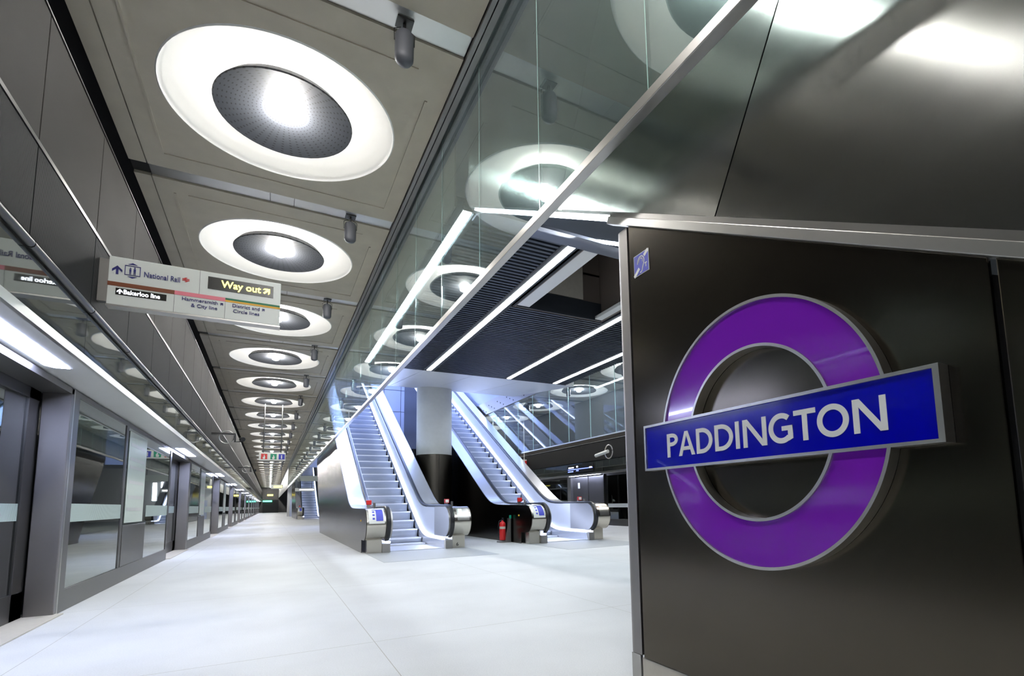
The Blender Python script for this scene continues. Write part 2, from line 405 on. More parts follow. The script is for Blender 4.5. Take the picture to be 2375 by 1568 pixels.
def ring_light(x, y, label, far=False, group='ring lights in the ceiling'):
    e = empty('ceiling_light', (x, y, ZC), label, 'ceiling light', group)
    place(dome, 'dome', (0, 0, 0), e)
    place(dish, 'dish', (0, 0, -.005), e)
    l = place(lampc, 'lamp', (0, 0, 0), e); l['label'] = 'glowing round lamp'
    if not far:
        place(upl, 'uplight', (0, 0, .0), e); place(stemm, 'stem', (0, 0, 0), e)
    else:
        place(upl, 'uplight', (0, 0, .0), e)
    return e
k = -3; idx = 0
while YC + k*PER < Y1-3:
    y = YC + k*PER
    place(c_main, 'ceiling', (0, y, ZC), structure=True)
    place(sidem, 'trim_8', (0, y, ZC), structure=True)
    place(ribm, 'trim_7', (0, y+PER/2+.0, ZC+.02), structure=True); place(ribside, 'trim_9', (0, y+PER/2, ZC+.02), structure=True)
    if k < -1: lab = 'round white ring light behind the viewer over the left platform'
    elif k == -1: lab = 'round white ring light directly overhead, only seen mirrored in the steel and glass'
    elif k == 0: lab = 'largest ring light, white dome with perforated grey dish, nearest in the ceiling'
    elif k < 10: lab = ORD[k] + ' ring light from the front in the ceiling row over the left platform'
    else: lab = 'one of the tiny ring lights far down the left platform ceiling'
    ring_light(0, y, lab, k > 8)
    if -1 <= k < 16:
        ys = y + PER/2
        g = empty('loudspeaker', (.878, ys+.03, ZC+.02), None, 'loudspeaker', 'pendant loudspeakers along the left platform ceiling')
        g['label'] = ('nearest grey pendant loudspeaker, beside the top edge of the picture' if k == -1 else
                      (ORD[k+1] + ' grey pendant loudspeaker from the front, hung from a ceiling rib') if k < 9 else
                      'tiny grey pendant loudspeaker far down the left platform')
        place(spk_body, 'body', (0, 0, 0), g); place(spk_br, 'bracket', (0, 0, 0), g)
    k += 1
# closure above the ribs
struct(MB().box(-1.7, 1.5, Y0, Y1, 5.62, 5.66).obj('ceiling', M['black']))
# dark channel between coffers and glass
struct(MB().box(1.46, 1.50, Y0, Y1, 5.165, 5.26).box(1.52, 1.575, Y0, Y1, 5.19, 5.26).obj('trim_10', M['post']))
struct(MB().box(1.50, 1.66, Y0, Y1, 5.25, 5.30).obj('trim_11', M['steel_dark']))

# ------------------------------------------------------------------ platform screens on the left
PB = 9.15
def screen_bay(e, n, lab):
    g = tag(empty('platform_screen', (-1.79, e, 0)), 'fixed glass screen in bronze frame at the left platform edge, ' + lab, 'platform screen', 'fixed screens along the left platform')
    B = lambda: MB()
    X = 0.0
    fr = B()
    fr.box(-.07, 0, 0, 6.22, 0, .22).box(-.07, 0, 0, 6.22, 2.205, 2.262)
    for a, b in ((0, .16), (2.28, 2.36), (6.06, 6.22)): fr.box(-.07, 0, a, b, .22, 2.205)
    fr.box(-.05, -.012, 2.36, 2.45, .22, 2.205)
    fr.obj('frame', M['frame'], g, bevel=.003)
    B().box(-.06, -.006, 2.45, 3.98, .22, .80).obj('lower_panel', M['frame'], g, bevel=.002)
    for a, b, z in ((.16, 2.28, .22), (2.45, 3.98, .80), (3.98, 6.06, .22)):
        B().box(-.018, -.010, a, b, z, 2.205).obj('pane', M['glass_psd'], g)
    for a, b in ((.16, 2.28), (3.98, 6.06)):
        B().box(-.009, -.007, a, b, .90, 1.09).obj('frosted_band', M['band'], g)
    if n < 3:
        po = B().box(-.006, -.004, 2.50, 3.72, .83, 2.16).obj('poster', M['poster'], g)  # pale sheet painting in the reflection of a standing totem on the glass
        q = B()
        for z in (1.95, 1.74, 1.62, 1.40, 1.18, 1.0): q.box(-.0035, -.0025, 2.62, 3.6, z, z+.05)
        q.obj('print', M['pale'], po)
    B().box(-.012, .0, -.035, .0, 0, 2.262).obj('edge_strip', M['steel'], g)
    return g
def portal(e, n, lab):
    g = tag(empty('platform_door', (-1.79, e, 0)), 'glazed sliding door pair at the left platform edge, ' + lab, 'sliding door', 'sliding doors along the left platform')
    MB().box(-.22, .0, -.11, -.036, 0, 2.262).obj('post', M['post'], g, bevel=.006)
    MB().box(-.22, -.07, -2.92, -2.84, 0, 2.262).obj('post', M['post'], g, bevel=.004)
    for a, b in ((-2.84, -1.48), (-1.47, -.11)):
        l = MB().box(-.27, -.23, a, a+.10, .0, 2.2).box(-.27, -.23, b-.26, b, .0, 2.2).box(-.27, -.23, a, b, 0, .26).box(-.27, -.23, a, b, 2.1, 2.2).obj('leaf', M['steel_dark'], g, bevel=.003)
        MB().box(-.255, -.245, a+.10, b-.26, .26, 2.1).obj('pane', M['glass_psd'], l)
        MB().box(-.243, -.241, a+.10, b-.0, .93, 1.09).obj('frosted_band', M['band'], l)
    MB().box(-.27, 0, -2.9, -.04, 2.2, 2.262).obj('header', M['frame'], g)
    MB().box(-.27, .06, -2.84, -.05, .001, .012).obj('threshold', M['skirting'], g)
    t = tag(empty('door_light', (-1.67, e-2.0, 2.275)), 'white light in the soffit over the left door, ' + lab, 'light', 'lights over the left platform doors')
    MB().prism([(-.07,-.95),(.08,-.95),(.08,1.0),(-.02,1.0),(-.07,.93)], 'z', -.005, .01).obj('diffuser', M['L_psd'], t)
    return g
for n in range(-1, 13):
    e = 7.1 + PB*n
    lab = {-1: 'behind the viewer', 0: 'nearest at the left edge'}.get(n)
    if lab is None: lab = (ORD[n] + ' along') if n < 7 else 'tiny at the far end'
    screen_bay(e, n, lab); portal(e, n, lab)

# ------------------------------------------------------------------ near glass bulkhead
GX = 1.60; GM = 1.222; G0 = 3.085 - 5*GM
pane_m = MB().box(-.006, .006, .004, GM-.004, 3.04, 5.22).mesh('pane', M['glass'])
seal_m = MB().box(-.0062, -.004, -.003, .003, 3.04, 5.22).mesh('edge', M['edge'])
n = 0; y = G0
while y < 60.5:
    if y+GM < 1: lab = 'large clear glass pane of the hanging bulkhead above and behind the viewer'
    elif n-4 < 12: lab = ORD[max(0, n-4)] + ' large glass pane from the right in the hanging bulkhead over the escalators'
    else: lab = 'narrow looking glass pane far along the hanging bulkhead over the left platform'
    g = tag(empty('glass_panel', (GX, y, 0)), lab, 'glass panel', 'glass panes of the near bulkhead')
    place(pane_m, 'pane', (0, 0, 0), g); place(seal_m, 'edge_strip', (0, 0, 0), g)
    y += GM; n += 1
struct(MB().box(GX-.03, GX+.035, Y0, 62, 2.985, 3.045).obj('trim_12', M['steel'], bevel=.004))
struct(MB().box(GX-.01, GX+.01, 62, Y1, 3.0, 5.22).obj('trim_13', M['pale']))

# ------------------------------------------------------------------ overhead escalator truss beside the roundel wall
SX = 1.85; SL = .552
def inc(y): return 2.76 + (y - 2.42)*SL          # lower edge of the truss side
tr = tag(empty('escalator_truss', (SX, 2.42, 2.76)), 'sloping mirror polished steel side of the escalator rising overhead above the roundel wall', 'escalator')
def loc3(o): o.location = (0, 0, 0); return o
ang = math.atan(SL); cy_, sy_ = cos(ang), sin(ang)
BOW = .014
js = [-4.57, -3.0, -1.43, .14, 1.71, 3.28, 5.35]
for a, b in zip(js[:-1], js[1:]):
    g_ = .004; H = 4.2
    pts = []
    top_y = lambda yb: yb - sy_*H
    p0 = (a+g_, inc(a+g_)); p1 = (b-g_, inc(b-g_))
    if b > 5: poly = [p0, p1, (b-g_, inc(b)+3.2), (p0[0]-sy_*H, p0[1]+cy_*H)]
    else: poly = [p0, p1, (p1[0]-sy_*H, p1[1]+cy_*H), (p0[0]-sy_*H, p0[1]+cy_*H)]
    # thin sheet bowed very slightly inwards between its joints
    mb = MB(); nu, nv = 24, 6; A_, B_, C_, D_ = [Vector((q[0]-2.42, q[1]-2.76)) for q in poly]; vs = []
    for i in range(nu+1):
        u = i/nu
        for j in range(nv+1):
            v = j/nv; p = (A_*(1-u) + B_*u)*(1-v) + (D_*(1-u) + C_*u)*v
            vs.append((BOW*(1-(2*u-1)**2), p.x, p.y))
    m_ = len(vs)
    mb.add(vs + [(q[0]+.008, q[1], q[2]) for q in vs], [(i*(nv+1)+j, (i+1)*(nv+1)+j, (i+1)*(nv+1)+j+1, i*(nv+1)+j+1) for i in range(nu) for j in range(nv)] +
           [(m_+i*(nv+1)+j, m_+i*(nv+1)+j+1, m_+(i+1)*(nv+1)+j+1, m_+(i+1)*(nv+1)+j) for i in range(nu) for j in range(nv)] +
           [(i*(nv+1)+j, i*(nv+1)+j+nv+1, m_+i*(nv+1)+j+nv+1, m_+i*(nv+1)+j) for i in range(nu) for j in (0, nv)] +
           [(i*(nv+1)+j, i*(nv+1)+j+1, m_+i*(nv+1)+j+1, m_+i*(nv+1)+j) for i in (0, nu) for j in range(nv)], True)
    o = mb.obj('cladding_panel', M['mirror'], tr)
    uv = o.data.uv_layers.new(name='brush')
    for lp in o.data.loops:
        c = o.data.vertices[lp.vertex_index].co
        uv.data[lp.index].uv = (c.y*cy_ + c.z*sy_, -c.y*sy_ + c.z*cy_)
MB().prism([(q[0]-2.42, q[1]-2.76) for q in [(-7, inc(-7)), (5.34, inc(5.34)), (5.34, inc(5.34)+4), (-7, inc(-7)+6)]], 'x', .03, .034).obj('backing_plate', M['black'], tr)
# inclined soffit with cross slats under the truss
path = [(-7-2.42, inc(-7)-2.76), (5.30-2.42, inc(5.30)-2.76)]
MB().sweep([(.036, -.0), (3.9, -.0), (3.9, .05), (.036, .05)], [(y_, z_+.03) for y_, z_ in path]).obj('soffit_backing', M['louvre_bk'], tr)
mb = MB(); yy = -1.6
while yy < 2.55:
    zz = yy*SL
    mb.box(.14, 3.88, yy-.018, yy+.018, zz+.004, zz+.06); yy += .075
mb.obj('soffit_slats', M['louvre'], tr)
MB().sweep([(.002, .0), (.12, .0), (.12, -.02), (.002, -.02)], [(y_, z_+.012) for y_, z_ in path]).obj('lower_edge', M['steel_dark'], tr)
tl = MB().sweep([(.05, -.015), (.125, -.015), (.125, -.03), (.05, -.03)], [(2.58-2.42, inc(2.58)-2.76), (5.28-2.42, inc(5.28)-2.76)]).obj('lamp_strip', M['L_line'], tr)
MB().sweep([(1.52, -.0), (1.64, -.0), (1.64, -.03), (1.52, -.03)], [(4.0-2.42, inc(4.0)-2.76), (5.42-2.42, inc(5.42)-2.76)]).obj('lamp_strip', M['L_line'], tr)
MB().sweep([(.13, -.0), (3.88, -.0), (3.88, -.035), (.13, -.035)], [(4.98-2.42, inc(4.98)-2.76), (5.2-2.42, inc(5.2)-2.76), (5.42-2.42, 4.385-2.76), (5.6-2.42, 4.39-2.76)], smooth=True).obj('bent_soffit', M['bent'], tr)

# ------------------------------------------------------------------ roundel wall
WX = 1.82
def wall_top(y): return inc(y) - .085
w = tag(empty('wall_panel', (WX, .64, 0)), 'big dark bronze wall panel carrying the station roundel', 'wall panel', 'bronze panels of the roundel wall')
MB().prism([(0, .135), (1.725, .135), (1.725, wall_top(2.365)), (0, wall_top(.64))], 'x', 0, .02).obj('panel', M['bronze_wall'], w, bevel=.004)
w = tag(empty('wall_panel', (WX, -2.6, 0)), 'bronze wall panel at the right edge beyond the dark joint', 'wall panel', 'bronze panels of the roundel wall')
MB().prism([(.35, .135), (3.222, .135), (3.222, wall_top(.622)), (1.2, wall_top(-1.4)), (.35, .16)], 'x', 0, .02).obj('panel', M['bronze_wall'], w, bevel=.004)
# end post with rounded corner
pts = [(2.375, 0.0)]
r_ = .05
poly = [(WX, 2.38), (WX, 2.50-r_)] + [(WX+r_-r_*cos(a), 2.50-r_+r_*sin(a)) for a in [i*PI/16 for i in range(1, 9)]] + [(3.2, 2.50), (3.2, 2.38)]
po = MB(); n = len(poly)
zt = [2.72 if True else 0 for p in poly]
po.add([(p[0], p[1], .145) for p in poly] + [(p[0], p[1], inc(2.38)-.092) for p in poly], [(i, (i+1) % n, (i+1) % n+n, i+n) for i in range(n)] + [tuple(range(n)), tuple(range(n, 2*n))], False)
o = po.obj('end_post', M['post']); tag(o, 'tall bronze end post with rounded corner at the left end of the roundel wall', 'post')
struct(MB().prism([(-6, 0), (2.37, 0), (2.37, 2.60), (.6, 1.62), (-2.3, 0.02)], 'x', WX+.024, WX+.029).obj('wall_right', M['black']))
s_ = MB().box(WX+.004, WX+.02, 2.40, 2.48, 0, .14).obj('skirting', M['steel']); tag(s_, 'short steel foot plate under the bronze end post', 'skirting')
s_ = MB().box(WX+.006, WX+.02, -2.0, 2.385, 0, .13).obj('skirting', M['skirting']); tag(s_, 'pale skirting board along the foot of the roundel wall', 'skirting')
# capping strip along the slope
cap = tag(empty('capping_rail', (WX, 2.42, 2.70)), 'sloping bright steel capping rail between roundel wall and mirror steel', 'rail')
pth = [(-7-2.42, inc(-7)-2.70), (2.52-2.42, inc(2.52)-2.70)]
MB().sweep([(-.025, -.075), (.03, -.075), (.03, -.03), (-.025, -.03)], pth).obj('lower_lip', M['steel_b'], cap, bevel=.003)
MB().sweep([(-.012, -.03), (.03, -.03), (.03, .0), (-.012, .0)], pth).obj('upper_lip', M['steel'], cap)

# roundel
R1, R2, RX = .5724, .3626, 1.76
RY, RZ = 1.4914, 1.2745
rd = tag(empty('station_roundel', (RX, RY, RZ)), 'large purple ring roundel with blue PADDINGTON bar on the bronze wall', 'sign')
def arcband(r0, r1, xa, xb, hb, n=72):
    # upper and lower arcs of a ring, cut off where the bar crosses
    mb = MB()
    for sgn in (1, -1):
        vs = []; fs = []
        for i in range(n+1):
            for x, r in ((xa, r0), (xa, r1), (xb, r1), (xb, r0)):
                a0 = math.asin(hb/r); a = a0 + (PI-2*a0)*i/n
                vs.append((x, r*cos(a), sgn*r*sin(a)))
        for i in range(n):
            for j in range(4): fs.append((i*4+j, i*4+(j+1) % 4, (i+1)*4+(j+1) % 4, (i+1)*4+j))
        fs += [(0, 1, 2, 3), (n*4, n*4+1, n*4+2, n*4+3)]
        mb.add(vs, fs, True)
    return mb
def annulus(r0, r1, xa, xb, n=96):
    mb = MB(); vs = []
    for x, r in ((xa, r0), (xa, r1), (xb, r1), (xb, r0)):
        vs += [(x, r*cos(2*PI*k/n), r*sin(2*PI*k/n)) for k in range(n)]
    fs = []
    for j in range(4):
        for k in range(n): fs.append((j*n+k, j*n+(k+1) % n, ((j+1) % 4)*n+(k+1) % n, ((j+1) % 4)*n+k))
    return mb.add(vs, fs, True)
arcband(R1-.0125, R1, 0, .058, .118).obj('outer_rim', M['steel_b'], rd)
arcband(R2, R2+.0125, 0, .058, .118).obj('inner_rim', M['steel_b'], rd)
arcband(R2+.0115, R1-.0115, .009, .05, .118).obj('ring_face', M['purple'], rd)
bh, bl0, bl1 = .1225, .7705-RY, 2.212-RY
fb = MB(); t_ = .0125
fb.box(-.003, .058, bl0, bl1, bh-t_, bh).box(-.003, .058, bl0, bl1, -bh, -bh+t_).box(-.003, .058, bl0, bl0+t_+.006, -bh+t_, bh-t_).box(-.003, .058, bl1-t_, bl1, -bh+t_, bh-t_)
fb.obj('bar_rim', M['steel_b'], rd)
MB().box(.006, .05, bl0+t_, bl1-t_, -bh+t_, bh-t_).obj('bar_face', M['barblue'], rd)
# hand drawn humanist capitals: (shape lists in a box of given width, height 1)
def glyph(mb, ch, ya, yb, z0, z1, x, th, st):
    W = ya - yb; Hh = z1 - z0
    def poly(ps):
        d = len(mb.f)*8e-7
        mb.prism([(ya - u, z0 + v) for u, v in ps], 'x', x-d, x+th+d)
    def arc(cx, cz, ro, ri_, a0, a1, kx=1., kz=1., n=28, rix=None, riz=None):
        rix = rix if rix is not None else ro*kx - st; riz = riz if riz is not None else ro*kz - st
        A = [a0 + (a1-a0)*i/n for i in range(n+1)]
        for p, q in zip(A[:-1], A[1:]):
            mb.prism([(ya - u_, z0 + v_) for u_, v_ in ((cx+ro*kx*cos(p), cz+ro*kz*sin(p)), (cx+ro*kx*cos(q), cz+ro*kz*sin(q)), (cx+rix*cos(q), cz+riz*sin(q)), (cx+rix*cos(p), cz+riz*sin(p)))], 'x', x-2e-5, x+th)
    if ch == 'I': poly([(0,0),(W,0),(W,Hh),(0,Hh)])
    if ch == 'T':
        poly([(0,Hh-st*.92),(W,Hh-st*.92),(W,Hh),(0,Hh)]); poly([(W/2-st/2,0),(W/2+st/2,0),(W/2+st/2,Hh-st*.9),(W/2-st/2,Hh-st*.9)])
    if ch == 'N':
        poly([(0,0),(st,0),(st,Hh),(0,Hh)]); poly([(W-st,0),(W,0),(W,Hh),(W-st,Hh)])
        poly([(0,Hh),(st*1.15,Hh),(W,0),(W-st*1.15,0)])
    if ch == 'A':
        poly([(0,0),(st*1.05,0),(W/2+st*.3,Hh),(W/2-st*.5,Hh)]); poly([(W-st*1.05,0),(W,0),(W/2+st*.5,Hh),(W/2-st*.3,Hh)])
        poly([(W*.22,Hh*.22),(W*.78,Hh*.22),(W*.70,Hh*.22+st*.85),(W*.30,Hh*.22+st*.85)])
    if ch == 'O': arc(W/2, Hh/2, 1, 0, 0, 2*PI, W/2, Hh/2+.001, 64)
    if ch == 'D':
        poly([(0,0),(st,0),(st,Hh),(0,Hh)]); c = W*.34
        poly([(st*.9,0),(c,0),(c,st*.92),(st*.9,st*.92)]); poly([(st*.9,Hh-st*.92),(c,Hh-st*.92),(c,Hh),(st*.9,Hh)])
        arc(c, Hh/2, 1, 0, -PI/2, PI/2, W-c, Hh/2, riz=Hh/2-st*.92)
    if ch == 'P':
        poly([(0,0),(st,0),(st,Hh),(0,Hh)]); hb = Hh*.27; cz = Hh-hb; c = W*.42
        poly([(st*.9,Hh-st*.9),(c,Hh-st*.9),(c,Hh),(st*.9,Hh)]); poly([(st*.9,Hh-2*hb),(c,Hh-2*hb),(c,Hh-2*hb+st*.9),(st*.9,Hh-2*hb+st*.9)])
        arc(c, cz, 1, 0, -PI/2, PI/2, W-c, hb, riz=hb-st*.9)
    if ch == 'G':
        arc(W*.54, Hh/2, 1, 0, math.radians(48), math.radians(312), W*.54, Hh/2+.001, 56)
        poly([(W-st,Hh*.16),(W,Hh*.12),(W,Hh*.56),(W-st,Hh*.56)]); poly([(W*.56,Hh*.56-st*.85),(W,Hh*.56-st*.85),(W,Hh*.56),(W*.56,Hh*.56)])
        poly([(W*.83,Hh*.04+.002),(W,Hh*.13),(W-st,Hh*.24),(W*.78,Hh*.15)])
spans = [('P',2.033,1.952),('A',1.948,1.835),('D',1.823,1.719),('D',1.704,1.596),('I',1.582,1.5605),('N',1.540,1.418),('G',1.407,1.295),('T',1.288,1.194),('O',1.190,1.067),('N',1.052,.937)]
for ch, a, b in spans:
    mb = MB(); glyph(mb, ch, a-RY, b-RY, 1.211-RZ, 1.331-RZ, .0035, .003, .0215); mb.obj('letter', M['letter'], rd)

# hearing loop sticker
es = tag(empty('hearing_loop_sign', (1.8175, 2.25, 2.36)), 'small blue and white hearing loop sticker with ear symbol, top left of the bronze wall', 'sign')
MB().box(0, .002, -.068, .068, -.0645, .0645).obj('plate', M['white'], es)
MB().box(-.0008, .0006, -.0645, .0645, -.061, .061).obj('blue_face', M['signblue'], es)
sy = MB(); TX0, TX1 = -.0018, -.0004
def stroke(pts, wd):
    for (u0, v0), (u1, v1) in zip(pts[:-1], pts[1:]):
        dx, dy = u1-u0, v1-v0; L = math.hypot(dx, dy) or 1; nx, ny = -dy/L*wd/2, dx/L*wd/2; ex, ey = dx/L*wd*.15, dy/L*wd*.15
        sy.prism([(-(u0+nx-ex), v0+ny-ey), (-(u1+nx+ex), v1+ny+ey), (-(u1-nx+ex), v1-ny+ey), (-(u0-nx-ex), v0-ny-ey)], 'x', TX0, TX1)
stroke([(-.032,.006)] + [(-.002+.030*cos(a), .010+.034*sin(a)) for a in [PI*.98 - i*PI*.98/12 for i in range(13)]] + [(.024,-.006),(.014,-.026),(.008,-.044),(-.004,-.052),(-.010,-.050)], .007)
stroke([(-.020,.010)] + [(-.003+.017*cos(a), .014+.019*sin(a)) for a in [PI*.98 - i*PI*.98/10 for i in range(11)]] + [(.014,.006)], .0055)
stroke([(-.063,-.060),(-.020,-.026)], .020); stroke([(.030,.038),(.061,.058)], .020)
stroke([(.033,-.012),(.052,-.012)], .006); stroke([(.0425,-.012),(.0425,-.034)], .006)
sy.obj('symbol', M['letter'], es)

# ------------------------------------------------------------------ direction sign over the left platform
SY = 5.9
sg = tag(empty('direction_sign', (-.66, SY, 3.08)), 'white direction sign board with Way out and line names, fixed to the left wall', 'sign')
MB().box(-.68, .68, 0, .11, -.225, .225).obj('board', M['white'], sg, bevel=.004)
MB().box(-.685, .685, .0, .11, -.24, -.226).obj('bottom_rail', M['steel'], sg)
MB().box(-.80, -.68, .02, .09, -.20, .20).obj('wall_bracket', M['steel'], sg)
MB().box(-.835, -.775, -.0, .11, -.36, .36).obj('mounting_channel', M['black'], sg)
F = -.002
def plate(name, m, x0, x1, z0, z1, f0=-.004): return MB().box(x0, x1, f0, .001, z0, z1).obj(name, m, sg)
plate('brown_band', M['brown'], -.68, -.194, -.052, -.014)
plate('pink_band', M['pink'], -.194, .208, -.052, -.014)
plate('green_band', M['greenb'], .208, .68, -.033, -.014); plate('yellow_band', M['yellow'], .208, .68, -.052, -.0335)
plate('wayout_display', M['black_gloss'], .06, .615, .054, .178)
plate('line_display', M['black_gloss'], -.62, -.252, -.131, -.069)
for x in (-.194, .208): plate('joint_line', M['grey'], x-.001, x+.001, -.225, -.053)
plate('joint_line', M['grey'], -.006, -.004, -.013, .225)
def T(body, size, x0, x1, z, m, **kw): return text(body, size, frame_xz(x0, -.006, z), m, sg, fit=x1-x0, **kw)
T('National Rail', .072, -.426, -.158, .070, M['navy'], bold=.0004)
T('Way out', .098, .168, .505, .088, M['L_wayout'], bold=.0012)
T('Bakerloo line', .058, -.562, -.300, -.119, M['L_white'], bold=.0004)
T('Hammersmith', .048, -.134, .149, -.098, M['navy'], bold=.0003)
T('& City line', .048, -.062, .147, -.152, M['navy'], bold=.0003)
T('District and', .048, .269, .502, -.098, M['navy'], bold=.0003)
T('Circle lines', .048, .278, .500, -.152, M['navy'], bold=.0003)
def arrow(x, z, s, a, m, y=-.006, wd=.22):
    mb = MB(); c, q = cos(a), sin(a)
    def R(ps, d): mb.prism([(x+(u*c - v*q)*s, z+(u*q + v*c)*s) for u, v in ps], 'y', y-d, .0)
    R([(-wd/2,-.5),(wd/2,-.5),(wd/2,.4),(-wd/2,.4)], 0)
    R([(0,.5),(-.45,.05),(-.45,-.22),(0,.22)], .0001); R([(0,.5),(0,.22),(.45,-.22),(.45,.05)], .0002)
    return mb.obj('arrow', m, sg)
arrow(-.619, .100, .080, 0, M['navy']); arrow(.557, .118, .075, -PI/4, M['L_wayout']); arrow(-.590, -.100, .044, 0, M['L_white'])
arrow(.181, -.084, .030, -PI/4, M['navy']); arrow(.534, -.084, .030, -PI/4, M['navy'])
lf = MB()
for b_ in ((-.567,-.454,.065,.070),(-.567,-.454,.152,.157),(-.567,-.562,.065,.157),(-.459,-.454,.065,.157)): lf.box(b_[0], b_[1], -.006, 0, b_[2], b_[3])
lf.prism([(-.545,.168),(-.477,.168),(-.511,.184)], 'y', -.006, 0).prism([(-.545,.054),(-.477,.054),(-.511,.038)], 'y', -.006, 0)
for px_, sc_ in ((-.496, 1.), (-.527, .8)):
    lf.box(px_-.008*sc_, px_+.008*sc_, -.006, 0, .100, .100+.03*sc_).box(px_-.007*sc_, px_-.002*sc_, -.0062, 0, .076, .101).box(px_+.002*sc_, px_+.007*sc_, -.0062, 0, .076, .101)
    lf.prism([(px_+.006*sc_*cos(i*PI/4), .107+.033*sc_+.006*sc_*sin(i*PI/4)) for i in range(8)], 'y', -.006, 0)
lf.obj('lift_symbol', M['navy'], sg)
rl = MB()
rl.box(-.142, -.086, -.006, 0, .096, .102).box(-.142, -.086, -.006, 0, .110, .116)
rl.prism([(-.132,.116),(-.119,.116),(-.103,.127),(-.116,.127)], 'y', -.0062, 0).prism([(-.119,.102),(-.106,.102),(-.119,.110),(-.132,.110)], 'y', -.0062, 0).prism([(-.122,.085),(-.109,.085),(-.095,.096),(-.108,.096)], 'y', -.0062, 0)
rl.obj('rail_symbol', M['red'], sg)

# ------------------------------------------------------------------ central louvred ceiling with linear lights
LZ = 4.4; CX0, CX1 = 1.74, 7.45; CY0, CY1 = 5.46, 12.95
VX0, VX1, VY0, VY1 = 3.52, 5.40, 5.5, 7.95
lc = struct(MB().box(CX0, VX0, CY0, CY1, LZ+.09, LZ+.13).box(VX1, CX1, CY0, CY1, LZ+.09, LZ+.13).box(VX0, VX1, VY1, CY1, LZ+.09, LZ+.13).obj('ceiling', M['louvre_bk']))
mb = MB(); y = CY0+.2
LXS = (1.89, 3.4, 5.6, 7.04)
while y < CY1-.02:
    segs = [(CX0, 1.79), (2.0, 3.26), (3.52, 5.46), (5.74, 6.92), (7.16, CX1)]
    for a, b in segs:
        if y < VY1 and a >= 3.4 and b <= 5.5: continue
        mb.box(a, b, y, y+.048, LZ, LZ+.07)
    y += .098
sl = struct(mb.obj('ceiling', M['louvre']))
mb = MB()
for lx in LXS:
    for s__ in (-1, 1): mb.box(lx+s__*.10-.04, lx+s__*.10+.04, CY0, CY1, LZ-.004, LZ+.09)
mb.box(VX0-.02, VX0+.06, VY0, VY1, LZ-.004, LZ+.09)
struct(mb.obj('trim_14', M['louvre_bk']))
struct(MB().box(CX0-.02, CX0, CY0, CY1, LZ, 5.3).box(CX0, CX1, CY1, CY1+.02, LZ, 4.6).box(CX0, CX1, VY1, CY1, 5.28, 5.32).obj('trim_15', M['void_brown']))
for i, lx in enumerate(LXS):
    nm = ['seen through the glass bulkhead', 'left of the ceiling opening, longest', 'right of the ceiling opening', 'at the right edge of the louvred ceiling'][i]
    g = tag(empty('linear_light', (lx, CY0+(.17 if i else .03), LZ)), 'bright white linear ceiling light ' + nm, 'light', 'linear lights in the louvred ceiling')
    MB().box(-.062, .062, 0, 7.25, .0, .06).obj('housing', M['steel'], g)
    yy = .02
    while yy < 7.1:
        MB().box(-.052, .052, yy, min(yy+1.46, 7.24), -.012, .002).obj('diffuser', M['L_line'], g); yy += 1.48
# the opening in the louvres
op = MB().box(VX0+.06, VX0+.08, VY0, VY1, LZ-.0, 6.2).box(VX1-.02, VX1, VY0, VY1, LZ, 6.2).box(VX0, VX1, VY1, VY1+.02, LZ, 6.2).box(VX0, VX1, VY0, VY1, 6.2, 6.22)
struct(op.obj('ceiling', M['void_brown']))
b_ = MB().box(VX0+.085, VX0+.32, VY0+.05, VY1-.05, LZ+.01, LZ+.07).obj('ceiling_beam', M['pale']); tag(b_, 'long pale beam edge inside the opening of the louvred ceiling', 'beam')
b_ = MB().box(VX0+.10, 4.98, VY1-.03, VY1-.005, LZ+.36, 6.1).obj('opening_lining', M['skirting']); tag(b_, 'tan lining panel inside the ceiling opening', 'panel')
b_ = MB().box(VX0+.09, VX1-.03, VY1-.04, VY1-.005, LZ+.0, LZ+.34).obj('lining_board', M['louvre_bk']); tag(b_, 'black board along the far edge of the ceiling opening', 'board')
b_ = MB().box(VX1-.18, VX1-.03, VY0+1.2, VY1-.05, LZ+.01, LZ+.07).obj('ceiling_beam', M['pale']); tag(b_, 'short pale beam edge at the right side of the ceiling opening', 'beam')
# pale sloping soffit beyond the louvres, with joints
mb = MB(); xs = [1.74, 3.28, 4.62, 6.1, 7.75]
for a, b in zip(xs[:-1], xs[1:]):
    mb.prism([(12.97, 4.40), (17.3, 4.90), (17.3, 5.2), (12.97, 5.2)], 'x', a+.006, b-.006)
struct(mb.obj('ceiling', M['pale']))

# shaft over the escalators
SH0, SH1 = 17.3, 29.0
struct(MB().box(1.64, 1.74, SH0, SH1, 5.2, 9.6).box(7.75, 7.85, SH0, SH1, 5.0, 9.6).box(1.64, 7.72, SH1, SH1+.1, 3.0, 9.6).box(1.64, 7.72, SH0-.1, SH0, 4.9, 9.6).obj('wall_front', M['void_wall']))
struct(MB().box(1.64, 7.85, SH0, SH1, 9.6, 9.7).obj('ceiling', M['void_wall']))
for i, (a, b) in enumerate(((2.2, 3.4), (4.1, 5.1), (5.9, 7.1))):  # unseen emitters added up here to flood shaft and escalators with bluish light
    g = tag(empty('shaft_light', ((a+b)/2, 22, 9.55)), ['left','middle','right'][i] + ' cool white light panel high in the escalator shaft', 'light', 'light panels in the escalator shaft')
    MB().box(-.4, .4, -3.5, 4, 0, .03).obj('diffuser', M['L_void'], g)
mb = MB()
for z in (4.9, 6.1, 7.3): mb.box(1.76, 7.74, SH1-.02, SH1-.005, z, z+.02)
for x in (2.6, 3.5, 4.3, 5.2, 6.1, 7.0): mb.box(x, x+.02, SH1-.03, SH1-.005, 3.0, 9.6)
struct(mb.obj('trim_16', M['blue'] if False else M['steel_dark']))
